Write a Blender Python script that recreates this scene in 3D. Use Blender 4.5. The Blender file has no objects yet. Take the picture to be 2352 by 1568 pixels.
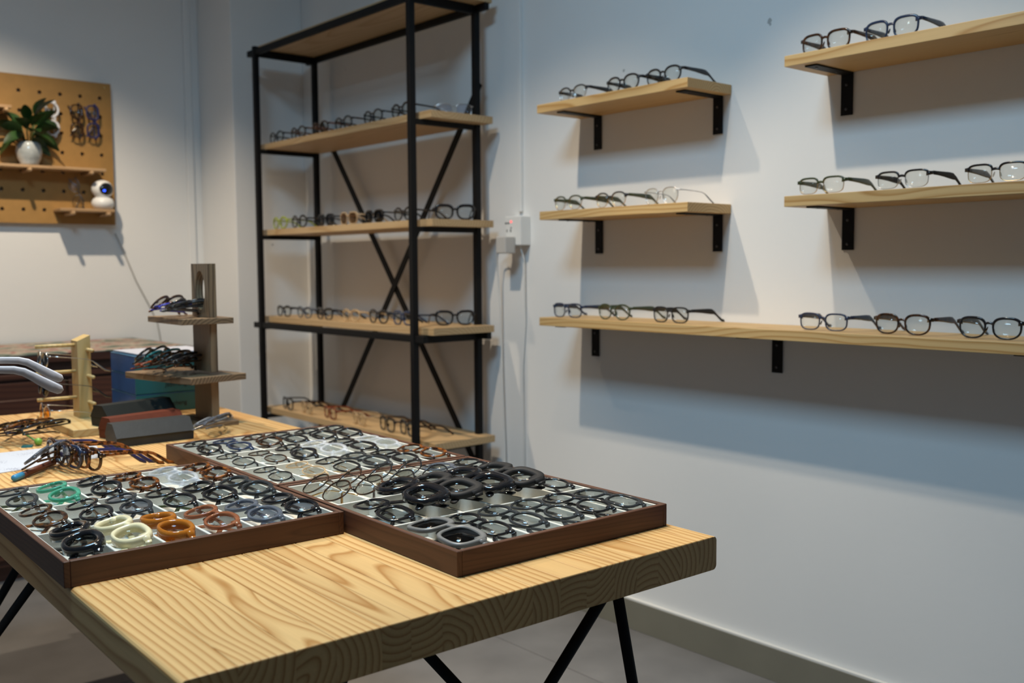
import bpy, bmesh, math, random
from math import sin, cos, pi, radians, sqrt
from mathutils import Vector, Matrix, Euler

S = bpy.context.scene
COL = S.collection
random.seed(7)

# ------------------------------------------------------------------ camera
cam_d = bpy.data.cameras.new('camera')
cam_d.lens = 35.0; cam_d.sensor_width = 36.0; cam_d.clip_start = 0.02; cam_d.clip_end = 60
cam = bpy.data.objects.new('camera', cam_d); COL.objects.link(cam)
cam.location = (0, 0, 1.15)
_yaw, _pitch, _roll = radians(49.4348), radians(-4.3816), radians(-0.3529)
_f = Vector((-sin(_yaw)*cos(_pitch), cos(_yaw)*cos(_pitch), sin(_pitch)))
_r = Vector((cos(_yaw), sin(_yaw), 0)); _u = _r.cross(_f)
_r2 = _r*cos(_roll)+_u*sin(_roll); _u2 = -_r*sin(_roll)+_u*cos(_roll)
cam.matrix_world = Matrix(((_r2.x, _u2.x, -_f.x, 0), (_r2.y, _u2.y, -_f.y, 0), (_r2.z, _u2.z, -_f.z, 1.15), (0, 0, 0, 1)))
cam_d.dof.use_dof = True; cam_d.dof.focus_distance = 1.55; cam_d.dof.aperture_fstop = 5.0
S.camera = cam

# ------------------------------------------------------------------ world, lamps, exposure
W = bpy.data.worlds.new('world'); S.world = W; W.use_nodes = True
W.node_tree.nodes['Background'].inputs[0].default_value = (0.55, 0.72, 0.95, 1)
W.node_tree.nodes['Background'].inputs[1].default_value = 0.09
S.view_settings.view_transform = 'Standard'; S.view_settings.look = 'None'
S.view_settings.exposure = 0.0; S.view_settings.gamma = 1.0
S.view_settings.use_curve_mapping = False
S.cycles.use_denoising = True
S.cycles.max_bounces = 10; S.cycles.transparent_max_bounces = 16
S.cycles.sample_clamp_indirect = 4.0

def spot(name, loc, aim, watts, col, angle=110, blend=0.6, rad=0.025):
    d = bpy.data.lights.new(name, 'SPOT'); d.energy = watts; d.color = col
    d.spot_size = radians(angle); d.spot_blend = blend; d.shadow_soft_size = rad
    o = bpy.data.objects.new(name, d); COL.objects.link(o); o.location = loc
    o.rotation_euler = (Vector(aim)-Vector(loc)).to_track_quat('-Z', 'Y').to_euler()
    return o
WARM = (1.0, 0.83, 0.62)
spot('track_spotlight', (-2.25, 1.09, 2.8), (-2.32, 1.50, 0.2), 96, WARM, 88, 0.65)
spot('track_spotlight', (-1.58, 1.17, 2.8), (-1.22, 1.75, 0.8), 70, WARM, 68, 0.5)
spot('track_spotlight', (-1.25, 0.74, 2.8), (-1.25, 0.74, 0.0), 118, WARM, 62, 0.6)
spot('track_spotlight', (-3.33, 0.81, 2.8), (-3.80, 0.78, 0.0), 150, WARM, 104, 0.6)
def area(name, loc, aim, sx, sy, watts, col):
    d = bpy.data.lights.new(name, 'AREA'); d.shape = 'RECTANGLE'; d.size = sx; d.size_y = sy
    d.energy = watts; d.color = col
    o = bpy.data.objects.new(name, d); COL.objects.link(o); o.location = loc
    o.rotation_euler = (Vector(aim)-Vector(loc)).to_track_quat('-Z', 'Y').to_euler()
    return o
COOL = (0.44, 0.74, 1.0)
area('ceiling_led_panel', (-1.40, 0.30, 2.88), (-1.40, 0.30, 0.0), 0.8, 0.6, 43, COOL)

# ------------------------------------------------------------------ material helpers
MATS = {}
def nt(name):
    m = bpy.data.materials.new(name); m.use_nodes = True
    n = m.node_tree; return m, n, n.nodes['Principled BSDF']
def N(n, t, **kw):
    o = n.nodes.new(t)
    for k, v in kw.items():
        if k in o.inputs.keys(): o.inputs[k].default_value = v
        else: setattr(o, k, v)
    return o
def c4(c): return (c[0], c[1], c[2], 1)
def plain(name, col, rough=0.5, metal=0.0, bump=0.0, bscale=200, var=0.0, vscale=8, coat=0.0, spec=0.5):
    if name in MATS: return MATS[name]
    m, n, b = nt(name)
    b.inputs['Roughness'].default_value = rough; b.inputs['Metallic'].default_value = metal
    b.inputs['Coat Weight'].default_value = coat; b.inputs['Specular IOR Level'].default_value = spec
    tc = N(n, 'ShaderNodeTexCoord')
    noi = N(n, 'ShaderNodeTexNoise', Scale=vscale, Detail=4.0); n.links.new(tc.outputs['Object'], noi.inputs['Vector'])
    r = N(n, 'ShaderNodeValToRGB')
    r.color_ramp.elements[0].position = 0.3; r.color_ramp.elements[1].position = 0.7
    r.color_ramp.elements[0].color = c4([x*(1-var) for x in col]); r.color_ramp.elements[1].color = c4([min(1, x*(1+var)) for x in col])
    n.links.new(noi.outputs['Fac'], r.inputs['Fac']); n.links.new(r.outputs['Color'], b.inputs['Base Color'])
    if bump:
        n2 = N(n, 'ShaderNodeTexNoise', Scale=bscale, Detail=3.0); n.links.new(tc.outputs['Object'], n2.inputs['Vector'])
        bp = N(n, 'ShaderNodeBump', Strength=bump, Distance=0.002); n.links.new(n2.outputs['Fac'], bp.inputs['Height'])
        n.links.new(bp.outputs['Normal'], b.inputs['Normal'])
    MATS[name] = m; return m
def wood(name, light, dark, ring=0.007, axis='X', rough=0.5, pith=0.06, tilt=0.03, warp=0.012, fibre=0.12):
    """growth rings round a pith line that runs along the board: straight grain on the faces, arcs on the ends"""
    if name in MATS: return MATS[name]
    m, n, b = nt(name); L = n.links.new
    b.inputs['Roughness'].default_value = rough
    tc = N(n, 'ShaderNodeTexCoord'); oi = N(n, 'ShaderNodeObjectInfo')
    sc = {'X': (0.35, 1, 1), 'Y': (1, 0.35, 1), 'Z': (1, 1, 0.35)}[axis]
    mp = N(n, 'ShaderNodeMapping'); mp.inputs['Scale'].default_value = sc
    L(tc.outputs['Object'], mp.inputs['Vector'])
    rv = N(n, 'ShaderNodeTexWhiteNoise', noise_dimensions='1D'); L(oi.outputs['Random'], rv.inputs['W'])
    sub = N(n, 'ShaderNodeVectorMath', operation='SUBTRACT'); L(rv.outputs['Color'], sub.inputs[0]); sub.inputs[1].default_value = (0.5, 0.5, 0.5)
    off = N(n, 'ShaderNodeVectorMath', operation='SCALE'); L(sub.outputs[0], off.inputs[0]); off.inputs['Scale'].default_value = pith*4
    far = N(n, 'ShaderNodeVectorMath', operation='SCALE'); L(sub.outputs[0], far.inputs[0]); far.inputs['Scale'].default_value = 60
    nv = N(n, 'ShaderNodeVectorMath', operation='ADD'); L(mp.outputs[0], nv.inputs[0]); L(far.outputs[0], nv.inputs[1])
    n1 = N(n, 'ShaderNodeTexNoise', Scale=5.0, Detail=2.0); L(nv.outputs[0], n1.inputs['Vector'])
    s1 = N(n, 'ShaderNodeVectorMath', operation='SUBTRACT'); L(n1.outputs['Color'], s1.inputs[0]); s1.inputs[1].default_value = (0.5, 0.5, 0.5)
    s2 = N(n, 'ShaderNodeVectorMath', operation='SCALE'); L(s1.outputs[0], s2.inputs[0]); s2.inputs['Scale'].default_value = warp*4
    a1 = N(n, 'ShaderNodeVectorMath', operation='ADD'); L(tc.outputs['Object'], a1.inputs[0]); L(s2.outputs[0], a1.inputs[1])
    a2 = N(n, 'ShaderNodeVectorMath', operation='ADD'); L(a1.outputs[0], a2.inputs[0]); L(off.outputs[0], a2.inputs[1])
    a3 = N(n, 'ShaderNodeVectorMath', operation='ADD'); L(a2.outputs[0], a3.inputs[0])
    a3.inputs[1].default_value = {'X': (0, 0.01, pith), 'Y': (0.01, 0, pith), 'Z': (pith, 0.01, 0)}[axis]
    rot = N(n, 'ShaderNodeVectorRotate', rotation_type='EULER_XYZ'); L(a3.outputs[0], rot.inputs['Vector'])
    rot.inputs['Rotation'].default_value = {'X': (0, tilt, tilt*.5), 'Y': (tilt, 0, tilt*.5), 'Z': (tilt, tilt*.5, 0)}[axis]
    wv = N(n, 'ShaderNodeTexWave', wave_type='RINGS', rings_direction=axis, wave_profile='SAW')
    wv.inputs['Scale'].default_value = 0.314/ring; wv.inputs['Distortion'].default_value = 0.0
    L(rot.outputs[0], wv.inputs['Vector'])
    r = N(n, 'ShaderNodeValToRGB'); cr = r.color_ramp
    mid = [l*.6+d*.4 for l, d in zip(light, dark)]
    cr.elements[0].position = 0.0; cr.elements[0].color = c4(light)
    cr.elements[1].position = 1.0; cr.elements[1].color = c4(light)
    for p_, c_ in ((0.35, light), (0.66, mid), (0.84, dark), (0.93, mid)):
        e = cr.elements.new(p_); e.color = c4(c_)
    L(wv.outputs['Fac'], r.inputs['Fac'])
    fs = {'X': (6, 260, 260), 'Y': (260, 6, 260), 'Z': (260, 260, 6)}[axis]
    mf = N(n, 'ShaderNodeMapping'); mf.inputs['Scale'].default_value = fs; L(tc.outputs['Object'], mf.inputs['Vector'])
    nf = N(n, 'ShaderNodeTexNoise', Scale=1.0, Detail=3.0); L(mf.outputs[0], nf.inputs['Vector'])
    hs = N(n, 'ShaderNodeHueSaturation'); L(r.outputs['Color'], hs.inputs['Color'])
    mr = N(n, 'ShaderNodeMapRange'); mr.inputs['To Min'].default_value = 1-fibre; mr.inputs['To Max'].default_value = 1+fibre
    L(nf.outputs['Fac'], mr.inputs['Value'])
    ml = N(n, 'ShaderNodeMath', operation='MULTIPLY'); L(mr.outputs[0], ml.inputs[0])
    m2 = N(n, 'ShaderNodeMapRange'); m2.inputs['To Min'].default_value = 0.92; m2.inputs['To Max'].default_value = 1.06
    L(oi.outputs['Random'], m2.inputs['Value']); L(m2.outputs[0], ml.inputs[1]); L(ml.outputs[0], hs.inputs['Value'])
    L(hs.outputs['Color'], b.inputs['Base Color'])
    MATS[name] = m; return m
def tortoise(name, lo, hi, scale=90, rough=0.12):
    if name in MATS: return MATS[name]
    m, n, b = nt(name); L = n.links.new
    tc = N(n, 'ShaderNodeTexCoord'); no = N(n, 'ShaderNodeTexNoise', Scale=scale, Detail=2.0); L(tc.outputs['Object'], no.inputs['Vector'])
    r = N(n, 'ShaderNodeValToRGB'); r.color_ramp.elements[0].position = .42; r.color_ramp.elements[1].position = .6
    r.color_ramp.elements[0].color = c4(lo); r.color_ramp.elements[1].color = c4(hi)
    L(no.outputs['Fac'], r.inputs['Fac']); L(r.outputs['Color'], b.inputs['Base Color'])
    b.inputs['Roughness'].default_value = rough; b.inputs['Transmission Weight'].default_value = 0.25
    MATS[name] = m; return m
def crystal(name, col, clear=0.6, rough=0.08):
    """see-through acetate: surface reflections over a tinted clear body"""
    if name in MATS: return MATS[name]
    m, n, b = nt(name); L = n.links.new
    b.inputs['Base Color'].default_value = c4(col); b.inputs['Roughness'].default_value = rough
    tr = N(n, 'ShaderNodeBsdfTransparent'); tr.inputs[0].default_value = c4([x**.35 for x in col])
    mx = N(n, 'ShaderNodeMixShader'); mx.inputs[0].default_value = clear
    out = n.nodes['Material Output']; L(b.outputs[0], mx.inputs[1]); L(tr.outputs[0], mx.inputs[2]); L(mx.outputs[0], out.inputs['Surface'])
    MATS[name] = m; return m
def lensmat(name, tint, refl=0.06):
    if name in MATS: return MATS[name]
    m, n, b = nt(name); L = n.links.new
    tr = N(n, 'ShaderNodeBsdfTransparent'); tr.inputs[0].default_value = c4(tint)
    gl = N(n, 'ShaderNodeBsdfGlossy'); gl.inputs['Roughness'].default_value = 0.03
    lw = N(n, 'ShaderNodeLayerWeight', Blend=0.5); mx = N(n, 'ShaderNodeMixShader')
    pw = N(n, 'ShaderNodeMath', operation='POWER'); L(lw.outputs['Facing'], pw.inputs[0]); pw.inputs[1].default_value = 4.0
    ad = N(n, 'ShaderNodeMath', operation='MULTIPLY_ADD'); L(pw.outputs[0], ad.inputs[0]); ad.inputs[1].default_value = 0.35; ad.inputs[2].default_value = refl*.5
    L(ad.outputs[0], mx.inputs[0]); L(tr.outputs[0], mx.inputs[1]); L(gl.outputs[0], mx.inputs[2])
    L(mx.outputs[0], n.nodes['Material Output'].inputs['Surface'])
    MATS[name] = m; return m
def emit(name, col, st):
    if name in MATS: return MATS[name]
    m, n, b = nt(name); b.inputs['Base Color'].default_value = c4(col)
    b.inputs['Emission Color'].default_value = c4(col); b.inputs['Emission Strength'].default_value = st
    MATS[name] = m; return m

PINE = wood('pine', (0.64, 0.405, 0.165), (0.40, 0.185, 0.045), ring=0.0092, warp=.0075, pith=.045, tilt=.018)
PINE_F = wood('pine_figured', (0.64, 0.405, 0.165), (0.40, 0.185, 0.045), ring=0.0105, warp=.030, pith=.03, tilt=.05)
PINE_S = wood('pine_shelf', (0.60, 0.405, 0.18), (0.41, 0.22, 0.065), ring=0.008, fibre=.08, pith=.03, tilt=.015)
BOARD = wood('case_board', (0.52, 0.36, 0.19), (0.42, 0.26, 0.115), ring=0.012, fibre=.08)
BAMBOO = wood('bamboo', (0.62, 0.45, 0.20), (0.52, 0.35, 0.13), ring=0.012, axis='Z', fibre=.05)
BAMBOO_X = wood('bamboo_base', (0.62, 0.45, 0.20), (0.52, 0.33, 0.12), ring=0.012, axis='X', fibre=.05)
BURNT = wood('burnt_wood', (0.27, 0.18, 0.10), (0.06, 0.032, 0.016), ring=0.008, axis='Z', fibre=.25)
BURNT_X = wood('burnt_wood_shelf', (0.27, 0.175, 0.095), (0.065, 0.034, 0.017), ring=0.008, axis='X', fibre=.25)
WALNUT = wood('walnut', (0.098, 0.040, 0.021), (0.066, 0.025, 0.013), ring=0.006, axis='X', rough=.55, fibre=.30)
WALNUT_Y = wood('walnut_cross', (0.098, 0.040, 0.021), (0.066, 0.025, 0.013), ring=0.006, axis='Y', rough=.55, fibre=.30)
MAHOG = wood('mahogany', (0.075, 0.026, 0.014), (0.04, 0.013, 0.008), ring=0.02, axis='Y', rough=.4, fibre=.2)
PLY = plain('pegboard_ply', (0.37, 0.20, 0.055), 0.6, var=.06, vscale=30)
FELT = plain('felt_lining', (0.62, 0.62, 0.57), 0.95, bump=.3, bscale=900, var=.04, vscale=60, spec=.1)
WALL = plain('wall_paint', (0.80, 0.80, 0.79), 0.75, bump=.12, bscale=60, var=.015, vscale=3, spec=.3)
def scuffs(m):
    """a few small dents and dark nicks scattered over the paint"""
    n = m.node_tree; L = n.links.new; b = n.nodes['Principled BSDF']
    src = b.inputs['Base Color'].links[0].from_socket
    tc = N(n, 'ShaderNodeTexCoord'); ns = N(n, 'ShaderNodeTexNoise', Scale=40.0); L(tc.outputs['Object'], ns.inputs['Vector'])
    ad = N(n, 'ShaderNodeVectorMath', operation='MULTIPLY_ADD'); L(ns.outputs['Color'], ad.inputs[0]); ad.inputs[1].default_value = (.02, .02, .03); L(tc.outputs['Object'], ad.inputs[2])
    vo = N(n, 'ShaderNodeTexVoronoi', Scale=2.6); L(ad.outputs[0], vo.inputs['Vector'])
    lt = N(n, 'ShaderNodeMath', operation='LESS_THAN'); L(vo.outputs['Distance'], lt.inputs[0]); lt.inputs[1].default_value = 0.016
    mx = N(n, 'ShaderNodeMixRGB'); L(lt.outputs[0], mx.inputs[0]); L(src, mx.inputs[1]); mx.inputs[2].default_value = (.42, .42, .41, 1)
    L(mx.outputs[0], b.inputs['Base Color'])
scuffs(WALL)
STEEL = plain('black_steel', (0.006, 0.006, 0.0065), 0.55, spec=.2)
TILE = plain('floor_tile', (0.155, 0.152, 0.152), 0.45, var=.16, vscale=5, bump=.05, bscale=40)
GROUT = plain('grout', (0.14, 0.14, 0.14), 0.9)
SKIRT = plain('skirting_paint', (0.20, 0.188, 0.145), 0.5, var=.06, vscale=6)
SKIRT_LIT = plain('skirting_lit_top', (0.74, 0.73, 0.69), 0.6, var=.03)  # light on the skirting's top edge, put into the colour
WHITEP = plain('white_plastic', (0.80, 0.80, 0.78), 0.35)
GREYP = plain('grey_plastic', (0.52, 0.50, 0.47), 0.45)
BLACKA = plain('black_acetate', (0.010, 0.010, 0.012), 0.12, coat=.3)
BLACKM = plain('matte_black_acetate', (0.018, 0.018, 0.019), 0.6, spec=.25)
GREYA = plain('grey_acetate', (0.17, 0.17, 0.165), 0.35)
CREAM = plain('cream_acetate', (0.80, 0.72, 0.46), 0.22, coat=.3)
WHITEA = plain('white_acetate', (0.75, 0.76, 0.80), 0.25)
NAVY = plain('navy_acetate', (0.018, 0.032, 0.075), 0.2, coat=.2)
BLUEA = plain('blue_acetate', (0.02, 0.035, 0.42), 0.2, coat=.2)
INDIGO = plain('indigo_acetate', (0.022, 0.024, 0.10), 0.3)
OLIVE = plain('olive_acetate', (0.035, 0.050, 0.018), 0.25, coat=.2)
LIME = crystal('lime_acetate', (0.42, 0.50, 0.08), .25)
TEALA = crystal('teal_acetate', (0.02, 0.16, 0.17), .2)
TORT = tortoise('tortoise_acetate', (0.03, 0.010, 0.004), (0.33, 0.105, 0.02))
TORTD = tortoise('dark_tortoise_acetate', (0.012, 0.007, 0.005), (0.10, 0.04, 0.015))
REDA = tortoise('red_acetate', (0.16, 0.02, 0.008), (0.36, 0.09, 0.03))
AMBER = crystal('amber_acetate', (0.50, 0.17, 0.02), .22)
BROWNC = crystal('brown_crystal', (0.36, 0.13, 0.06), .35)
CLEARC = crystal('clear_crystal', (0.80, 0.83, 0.88), .72, .05)
GREYC = crystal('grey_crystal', (0.16, 0.18, 0.22), .42)
SMOKEC = crystal('smoke_crystal', (0.05, 0.055, 0.06), .35)
GREENC = crystal('green_crystal', (0.10, 0.45, 0.30), .45)
CHAMP = crystal('champagne_crystal', (0.72, 0.55, 0.35), .55)
FROST = crystal('frosted_white_acetate', (0.66, 0.63, 0.66), .12, .4)
GOLD = plain('gold_metal', (0.72, 0.48, 0.20), 0.22, 1.0)
SILVER = plain('silver_metal', (0.62, 0.63, 0.64), 0.22, 1.0)
GUN = plain('gunmetal', (0.12, 0.12, 0.125), 0.3, 1.0)
LENS = lensmat('clear_lens', (0.95, 0.955, 0.94))
LENSB = lensmat('blue_coated_lens', (0.86, 0.88, 0.94), .12)
LENSD = lensmat('dark_sun_lens', (0.09, 0.075, 0.075), .10)
LENSG = lensmat('grey_sun_lens', (0.30, 0.31, 0.33), .10)
LENSBR = lensmat('brown_sun_lens', (0.55, 0.38, 0.22), .10)
LENSY = lensmat('yellow_lens', (0.95, 0.62, 0.10), .10)
PAD = crystal('nose_pad_silicone', (0.75, 0.75, 0.72), .5, .3)

# ------------------------------------------------------------------ object helpers
def link(o, parent=None):
    COL.objects.link(o)
    if parent is not None: o.parent = parent
    return o
def obj(name, mesh, mat=None, parent=None, loc=None, rot=None):
    o = bpy.data.objects.new(name, mesh)
    if mat is not None and not mesh.materials: mesh.materials.append(mat)
    link(o, parent)
    if loc is not None: o.location = loc
    if rot is not None: o.rotation_euler = rot
    return o
def tag(o, label=None, cat=None, group=None, kind=None):
    if label: o['label'] = label
    if cat: o['category'] = cat
    if group: o['group'] = group
    if kind: o['kind'] = kind
    return o
def thing(name, label, cat, loc=(0, 0, 0), rot=(0, 0, 0), group=None):
    o = bpy.data.objects.new(name, None); o.empty_display_size = 0.05; COL.objects.link(o)
    o.location = loc; o.rotation_euler = rot
    return tag(o, label, cat, group)
def mesh_from(verts, faces, name='mesh', smooth=False):
    me = bpy.data.meshes.new(name); me.from_pydata(verts, [], faces); me.update()
    bm = bmesh.new(); bm.from_mesh(me); bmesh.ops.recalc_face_normals(bm, faces=bm.faces); bm.to_mesh(me); bm.free()
    if smooth:
        for p_ in me.polygons: p_.use_smooth = True
    return me
def box_mesh(sx, sy, sz, bev=0.0, origin='base', seg=2):
    bm = bmesh.new(); bmesh.ops.create_cube(bm, size=1)
    bmesh.ops.scale(bm, vec=(sx, sy, sz), verts=bm.verts)
    if bev: bmesh.ops.bevel(bm, geom=bm.edges[:], offset=bev, segments=seg, affect='EDGES', profile=0.5)
    if origin == 'base': bmesh.ops.translate(bm, vec=(0, 0, sz/2), verts=bm.verts)
    me = bpy.data.meshes.new('box'); bm.to_mesh(me); bm.free(); return me
def box(name, mat, x0, x1, y0, y1, z0, z1, parent=None, bev=0.0, base=(0, 0, 0), rot=None):
    """a box between world (or parent-local) limits, its own origin at its centre"""
    me = box_mesh(x1-x0, y1-y0, z1-z0, bev, 'c')
    return obj(name, me, mat, parent, ((x0+x1)/2-base[0], (y0+y1)/2-base[1], (z0+z1)/2-base[2]), rot)
def tube_mesh(pts, rad, n=8, caps=True, radii=None):
    pts = [Vector(p_) for p_ in pts]; vs = []; fs = []
    up = Vector((0, 0, 1))
    for i, p_ in enumerate(pts):
        d = (pts[min(i+1, len(pts)-1)]-pts[max(i-1, 0)]).normalized()
        a = d.cross(up)
        if a.length < 1e-4: a = d.cross(Vector((1, 0, 0)))
        a.normalize(); b_ = d.cross(a).normalized()
        r_ = radii[i] if radii else rad
        for k in range(n):
            t = 2*pi*k/n; vs.append(p_+a*cos(t)*r_+b_*sin(t)*r_)
    for i in range(len(pts)-1):
        for k in range(n):
            fs.append((i*n+k, i*n+(k+1) % n, (i+1)*n+(k+1) % n, (i+1)*n+k))
    if caps:
        fs.append(tuple(range(n))); fs.append(tuple(range((len(pts)-1)*n, len(pts)*n)))
    return mesh_from(vs, fs, 'tube', True)
def lathe_mesh(prof, n=24):
    vs = []; fs = []
    for r_, z in prof:
        for k in range(n): vs.append((max(r_, 1e-4)*cos(2*pi*k/n), max(r_, 1e-4)*sin(2*pi*k/n), z))
    for i in range(len(prof)-1):
        for k in range(n): fs.append((i*n+k, i*n+(k+1) % n, (i+1)*n+(k+1) % n, (i+1)*n+k))
    fs.append(tuple(range(n))); fs.append(tuple(range((len(prof)-1)*n, len(prof)*n)))
    return mesh_from(vs, fs, 'lathe', True)
def prism_mesh(poly, length, axis='X'):
    """extrude a closed polygon (a, z) along an axis, centred"""
    n = len(poly); vs = []
    for s in (-.5, .5):
        for a, z in poly: vs.append((s*length, a, z) if axis == 'X' else (a, s*length, z))
    fs = [tuple(range(n)), tuple(range(n, 2*n))]+[(k, (k+1) % n, n+(k+1) % n, n+k) for k in range(n)]
    return mesh_from(vs, fs, 'prism')
DE = -0.024654
def tw(x, y, z=0.75): return (cos(DE)*x-sin(DE)*y, sin(DE)*x+cos(DE)*y, z)

# ------------------------------------------------------------------ room
WY = 2.294; BX = -4.5; CX = -4.143; CY = 1.95; CEIL = 2.95
fl = tag(box('floor', GROUT, BX-.1, 2.6, -3.0, WY+.1, -0.12, -0.006), kind='structure')
tile_me = box_mesh(1.597, 0.797, 0.03, 0.0015, 'c', 1)
for i in range(5):
    for j in range(7):
        cx_, cy_ = -3.55+1.6*i, 1.52-0.8*j+0.8
        obj('tile', tile_me, TILE, fl, (cx_-fl.location.x, cy_-fl.location.y, -0.015-fl.location.z)) if cy_-0.4 < WY else None
tag(box('wall_right', WALL, BX-.1, 2.6, WY, WY+.1, 0, CEIL), kind='structure')
tag(box('wall_back', WALL, BX-.1, BX, -3.0, WY, 0, CEIL), kind='structure')
tag(box('wall_column', WALL, BX, CX, CY, WY, 0, CEIL, bev=.004), kind='structure')
tag(box('ceiling', plain('ceiling_paint', (0.68, 0.68, 0.68), .8), BX-.1, 2.6, -3.0, WY+.1, CEIL, CEIL+.1), kind='structure')
bb = thing('baseboard_right', None, None, (-0.9, WY, 0)); tag(bb, kind='structure')
box('board', SKIRT, -4.14, 2.5, WY-.014, WY-.001, 0.0, 0.092, bb, .001, bb.location)
box('cap', SKIRT_LIT, -4.14, 2.5, WY-.013, WY-.001, 0.092, 0.099, bb, .001, bb.location)  # pale strip standing in for the lit top of the board

# ------------------------------------------------------------------ eyeglasses
SHAPES = {'round': (2.0, 0.0, 0.0), 'panto': (2.25, 0.10, 0.0), 'square': (3.0, 0.07, 0.0), 'rect': (3.3, 0.06, 0.0),
          'cat': (2.6, 0.10, 0.20), 'crown': (2.5, 0.09, 0.05), 'oval': (2.2, 0.0, 0.0), 'aviator': (2.4, 0.14, 0.0), 'hex': (4.5, .05, 0.0)}
def spow(v, e): return math.copysign(abs(v)**e, v)
def outline(a, b, shape, t):
    n_, tap, lift = SHAPES[shape]
    x = a*spow(cos(t), 2/n_)*(1+tap*sin(t)); z = b*spow(sin(t), 2/n_)
    z += lift*b*max(0, x/a)**2*max(0, sin(t))
    return x, z
WRAP = 1.1
NSEG = 32
def sweep(vs, fs, rings, closed=False):
    base = len(vs); m_ = len(rings[0])
    for r_ in rings: vs.extend(r_)
    cnt = len(rings)
    for i in range(cnt if closed else cnt-1):
        j = (i+1) % cnt
        for k in range(m_):
            fs.append((base+i*m_+k, base+i*m_+(k+1) % m_, base+j*m_+(k+1) % m_, base+j*m_+k))
    if not closed:
        fs.append(tuple(base+k for k in range(m_))); fs.append(tuple(base+(cnt-1)*m_+k for k in range(m_)))
GCACHE = {}
def glasses_meshes(shape='panto', a=.0260, b=.0195, rim=.0028, dep=.0032, dbl=.0165, th=.006, brow=False, metal=False, fold=False, wing=False, pads=True, flatbrow=0.0):
    key = (shape, a, b, rim, dep, dbl, th, brow, metal, fold, wing, pads, flatbrow)
    if key in GCACHE: return GCACHE[key]
    xc = dbl/2+(rim if not brow else .0015)*0.55+a
    def wy(x): return WRAP*x*x
    def ring(sd, r_, dp, t0=None, t1=None):
        vs = []; fs = []; rings = []
        prof = [(0, .5), (0, -.3), (.28, -.5), (.72, -.5), (1, -.25), (1, .5)]
        ts = [2*pi*k/NSEG for k in range(NSEG)] if t0 is None else [t0+(t1-t0)*k/20 for k in range(21)]
        for t in ts:
            xi, zi = outline(a, b, shape, t)
            up = max(0, sin(t)); rr = r_*(1+0.55*up+flatbrow*up)
            xo, zo = outline(a+rr, b+rr, shape, t)
            rg = []
            for q, yv in prof:
                x = sd*(xc+xi+(xo-xi)*q); z = zi+(zo-zi)*q
                rg.append((x, wy(x)+yv*dp, z))
            rings.append(rg)
        sweep(vs, fs, rings, t0 is None); return vs, fs
    out = {}
    vs = []; fs = []
    def merge(v, f):
        k = len(vs); vs.extend(v); fs.extend([tuple(i+k for i in q) for q in f])
    if brow:
        for sd in (-1, 1): merge(*ring(sd, rim, dep, radians(12), radians(172)))
    else:
        for sd in (-1, 1): merge(*ring(sd, rim, dep))
    # bridge
    bh = .0018 if metal else max(.0055, rim*1.2); bd = .0018 if metal else dep*.8
    zb = b*(.42 if not metal else .45); x0 = dbl/2+(.0015 if not brow else .001)
    rings = []
    for k in range(9):
        s = -1+k/4; x = x0*s; z = zb+(.0035 if not brow else .002)*(1-s*s)
        rings.append([(x, wy(x)-bd*.5, z-bh*.5), (x, wy(x)-bd*.5, z+bh*.5), (x, wy(x)+bd*.5, z+bh*.5), (x, wy(x)+bd*.5, z-bh*.5)])
    sweep(vs, fs, rings)
    # end pieces
    hz = b*.68; xo = xc+a*.86; xe = xc+a+rim+.0045
    eh = (.0022 if metal else max(.0050, rim*1.05))
    for sd in (-1, 1):
        rings = []
        for x, y, h in ((xo, -dep*.45, eh*1.3), (xe-.003, -dep*.35, eh), (xe, 0, eh*.9), (xe, .006, eh*.8)):
            X = sd*x; yy = wy(x)+y; t_ = dep*.85 if not metal else .0022
            if y == .006 or y == 0: rings.append([(X-sd*.0014, yy, hz-h), (X-sd*.0014, yy, hz+h*.7), (X+sd*.0014, yy, hz+h*.7), (X+sd*.0014, yy, hz-h)])
            else: rings.append([(X, yy, hz-h), (X, yy, hz+h*.7), (X, yy+t_, hz+h*.7), (X, yy+t_, hz-h)])
        sweep(vs, fs, rings)
    out['frame_front'] = mesh_from(vs, fs, 'frame_front', True)
    if brow:
        vs2 = []; fs2 = []
        for sd in (-1, 1):
            v, f = ring(sd, .0011, .0018); k = len(vs2); vs2.extend(v); fs2.extend([tuple(i+k for i in q) for q in f])
        out['rim_wire'] = mesh_from(vs2, fs2, 'rim_wire', True)
    lens = []
    for sd in (-1, 1):
        v = []; f = []
        for side, yo in ((0, -.0005), (1, .0005)):
            v.append((sd*xc, wy(xc)+yo-.0012, 0))
            for k in range(NSEG):
                x, z = outline(a+.0006, b+.0006, shape, 2*pi*k/NSEG); X = sd*(xc+x); v.append((X, wy(X)+yo, z))
        m_ = NSEG+1
        for k in range(NSEG):
            k2 = (k+1) % NSEG
            f.append((0, 1+k, 1+k2)); f.append((m_, m_+1+k2, m_+1+k)); f.append((1+k, m_+1+k, m_+1+k2, 1+k2))
        lens.append(mesh_from(v, f, 'lens', True))
    out['lens'] = lens
    # temples
    drop = hz+b+rim*1.1
    tm = []
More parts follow.
